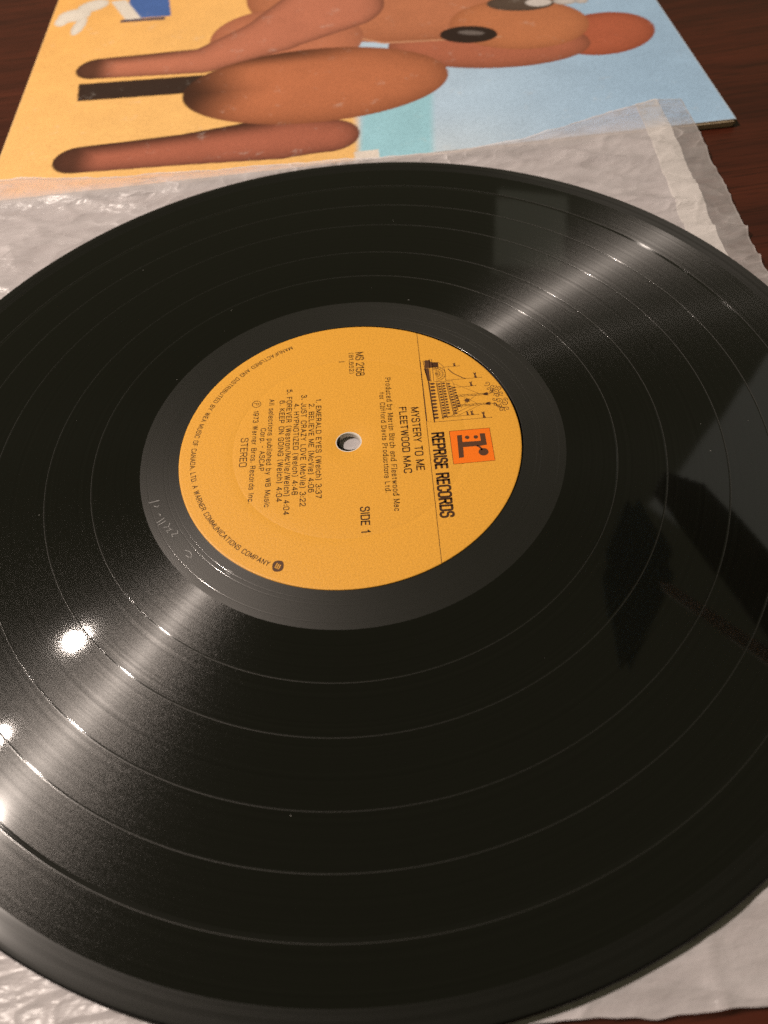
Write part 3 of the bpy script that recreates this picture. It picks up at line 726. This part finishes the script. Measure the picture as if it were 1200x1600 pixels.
def film_part(name, a0, a1, na, nb, mat, lift):
    V, Fc = [], []
    for j in range(nb + 1):
        for i in range(na + 1):
            x, y = film_xy(a0 + (a1 - a0) * i / na, j / nb)
            V.append((x * MM, y * MM, film_z(x, y, lift) * MM))
    for j in range(nb):
        for i in range(na):
            k = j * (na + 1) + i; Fc.append((k, k + 1, k + na + 2, k + na + 1))
    o = mesh_obj(name, V, Fc, mat, slv)
    at = o.data.attributes.new('cling_edge_light', 'FLOAT', 'POINT')
    cl = []
    for x, y, z in V:
        dx, dy = x / MM - BL[0], y / MM - BL[1]
        vc = -dx * math.sin(ANG) + dy * math.cos(ANG); uc = dx * math.cos(ANG) + dy * math.sin(ANG)
        cl.append(min(1, max(0, (vc + 1) / 7)) if uc < CW else 0.0)
    for j in range(nb + 1):            # cut edges made more opaque, painting in the light they catch
        for i in range(na + 1):
            if j >= nb - 0 or (a1 == 1.0 and i == na): cl[j * (na + 1) + i] = -1.3
    at.data.foreach_set('value', cl)
    return o
film_part('film', 0, .943, 270, 290, M_film, 0)
film_part('seam_strip', .941, .971, 12, 290, M_seam, .06)
film_part('seam_margin', .971, 1.0, 12, 290, M_margin, .0)

# ------------------------------------------------------------------ dust on the record
db = bmesh.new()
for k in range(24):
    a = random.uniform(0, 2 * math.pi); r = random.choice([random.uniform(64, 144), random.uniform(52, 144)]); s = random.uniform(.05, .12)
    c = Vector((r * math.cos(a) * MM, r * math.sin(a) * MM, -.00010))
    R = Matrix.Rotation(random.uniform(0, 6.28), 4, 'Z') @ Matrix.Rotation(random.uniform(-.4, .4), 4, 'X')
    bmesh.ops.create_icosphere(db, subdivisions=1, radius=1, matrix=Matrix.Translation(c) @ R @ Matrix.Diagonal((s * random.uniform(.8, 2.2) * MM, s * .6 * MM, .05 * MM, 1)))
me = bpy.data.meshes.new('dust'); db.to_mesh(me); db.free(); me.materials.append(M_dust)
o = bpy.data.objects.new('dust', me); COL.objects.link(o); tag(o, 'tiny pale dust specks scattered over the black record', 'dust', kind='stuff')

# ------------------------------------------------------------------ the phone whose mirror image lies on the right of the record
def slab_from_corners(name, quad, t, thick, mat, parent):
    """plate with rounded edges through four points seen mirrored in the record"""
    P = [v3(mirror_pt(p, d, t)) for p, d in quad]
    n = (P[1] - P[0]).cross(P[3] - P[0]).normalized()
    bm = bmesh.new()
    a = [bm.verts.new(p + n * thick / 2) for p in P]; b = [bm.verts.new(p - n * thick / 2) for p in P]
    bm.faces.new(a); bm.faces.new(b[::-1])
    for i in range(4): bm.faces.new((a[i], b[i], b[(i + 1) % 4], a[(i + 1) % 4]))
    bmesh.ops.recalc_face_normals(bm, faces=bm.faces)
    ve = [e for e in bm.edges if (e.verts[0].co - e.verts[1].co).length < thick * 1.2 and abs((e.verts[0].co - e.verts[1].co).normalized().dot(n)) > .9]
    bmesh.ops.bevel(bm, geom=ve, offset=min(.008, thick * 1.2 if thick < .003 else .008), segments=4, affect='EDGES')
    he = [e for e in bm.edges if len(e.link_faces) == 2 and e.calc_face_angle() > .8]
    bmesh.ops.bevel(bm, geom=he, offset=thick * .3, segments=2, affect='EDGES')
    me = bpy.data.meshes.new(name); bm.to_mesh(me); bm.free(); me.materials.append(mat)
    o = bpy.data.objects.new(name, me); COL.objects.link(o)
    if parent: o.parent = parent; o.matrix_parent_inverse = parent.matrix_world.inverted()
    return o, sum(P, Vector()) / 4, n
M_phone = plain('phone_black', (0.006, 0.006, 0.006, 1), 0.3, .4)
M_case = plain('case_teal_black', (0.07, 0.19, 0.25, 1), 0.55, .3)
M_lens = plain('lens_glass', (0.03, 0.03, 0.03, 1), 0.08, .8)
BAR = [((79, -30), (.335, .553, .762)), ((92, -30), (.385, .542, .747)), ((115, -96), (.517, .288, .806)), ((96, -101), (.454, .28, .846))]
FLAP = [((59, -55), (.272, .486, .831)), ((75, -32), (.321, .549, .772)), ((79, -59), (.358, .459, .813)), ((54, -89), (.272, .352, .896))]
ph = empty('phone', mirror_pt((96, -64), (.42, .42, .79), .22))
tag(ph, 'black phone with an open case flap, mirrored in the right side of the record', 'phone')
bpy.context.view_layer.update()
body, pc, pn = slab_from_corners('body', BAR, .22, .009, M_phone, ph)
slab_from_corners('case_flap', FLAP, .245, .004, M_case, ph)
if pn.z > 0: pn = -pn
for k, f in enumerate((.42, .56, .70)):
    q = [v3(mirror_pt(p, d, .22)) for p, d in BAR]
    c = (q[0] * (1 - f) + q[3] * f) * .3 + (q[1] * (1 - f) + q[2] * f) * .7 + pn * .0052
    bm = bmesh.new()
    rot = pn.to_track_quat('Z', 'Y').to_matrix().to_4x4()
    bmesh.ops.create_cone(bm, cap_ends=True, segments=32, radius1=.0058, radius2=.0046, depth=.0022, matrix=Matrix.Translation(c) @ rot)
    me = bpy.data.meshes.new('lens'); bm.to_mesh(me); bm.free(); me.materials.append(M_lens)
    o = bpy.data.objects.new('lens', me); COL.objects.link(o); o.parent = ph; o.matrix_parent_inverse = ph.matrix_world.inverted()
EDGE = [((75, -63), (.315, .44, .84)), ((77, -60.5), (.32, .447, .835)), ((99, -96), (.46, .30, .836)), ((95, -98), (.45, .29, .845))]  # pale strip added to paint the light line along the phone's edge
slab_from_corners('edge_glint_strip', EDGE, .212, .002, plain('edge_glint_pale', (.75, .73, .68, 1), .5, .6), ph)
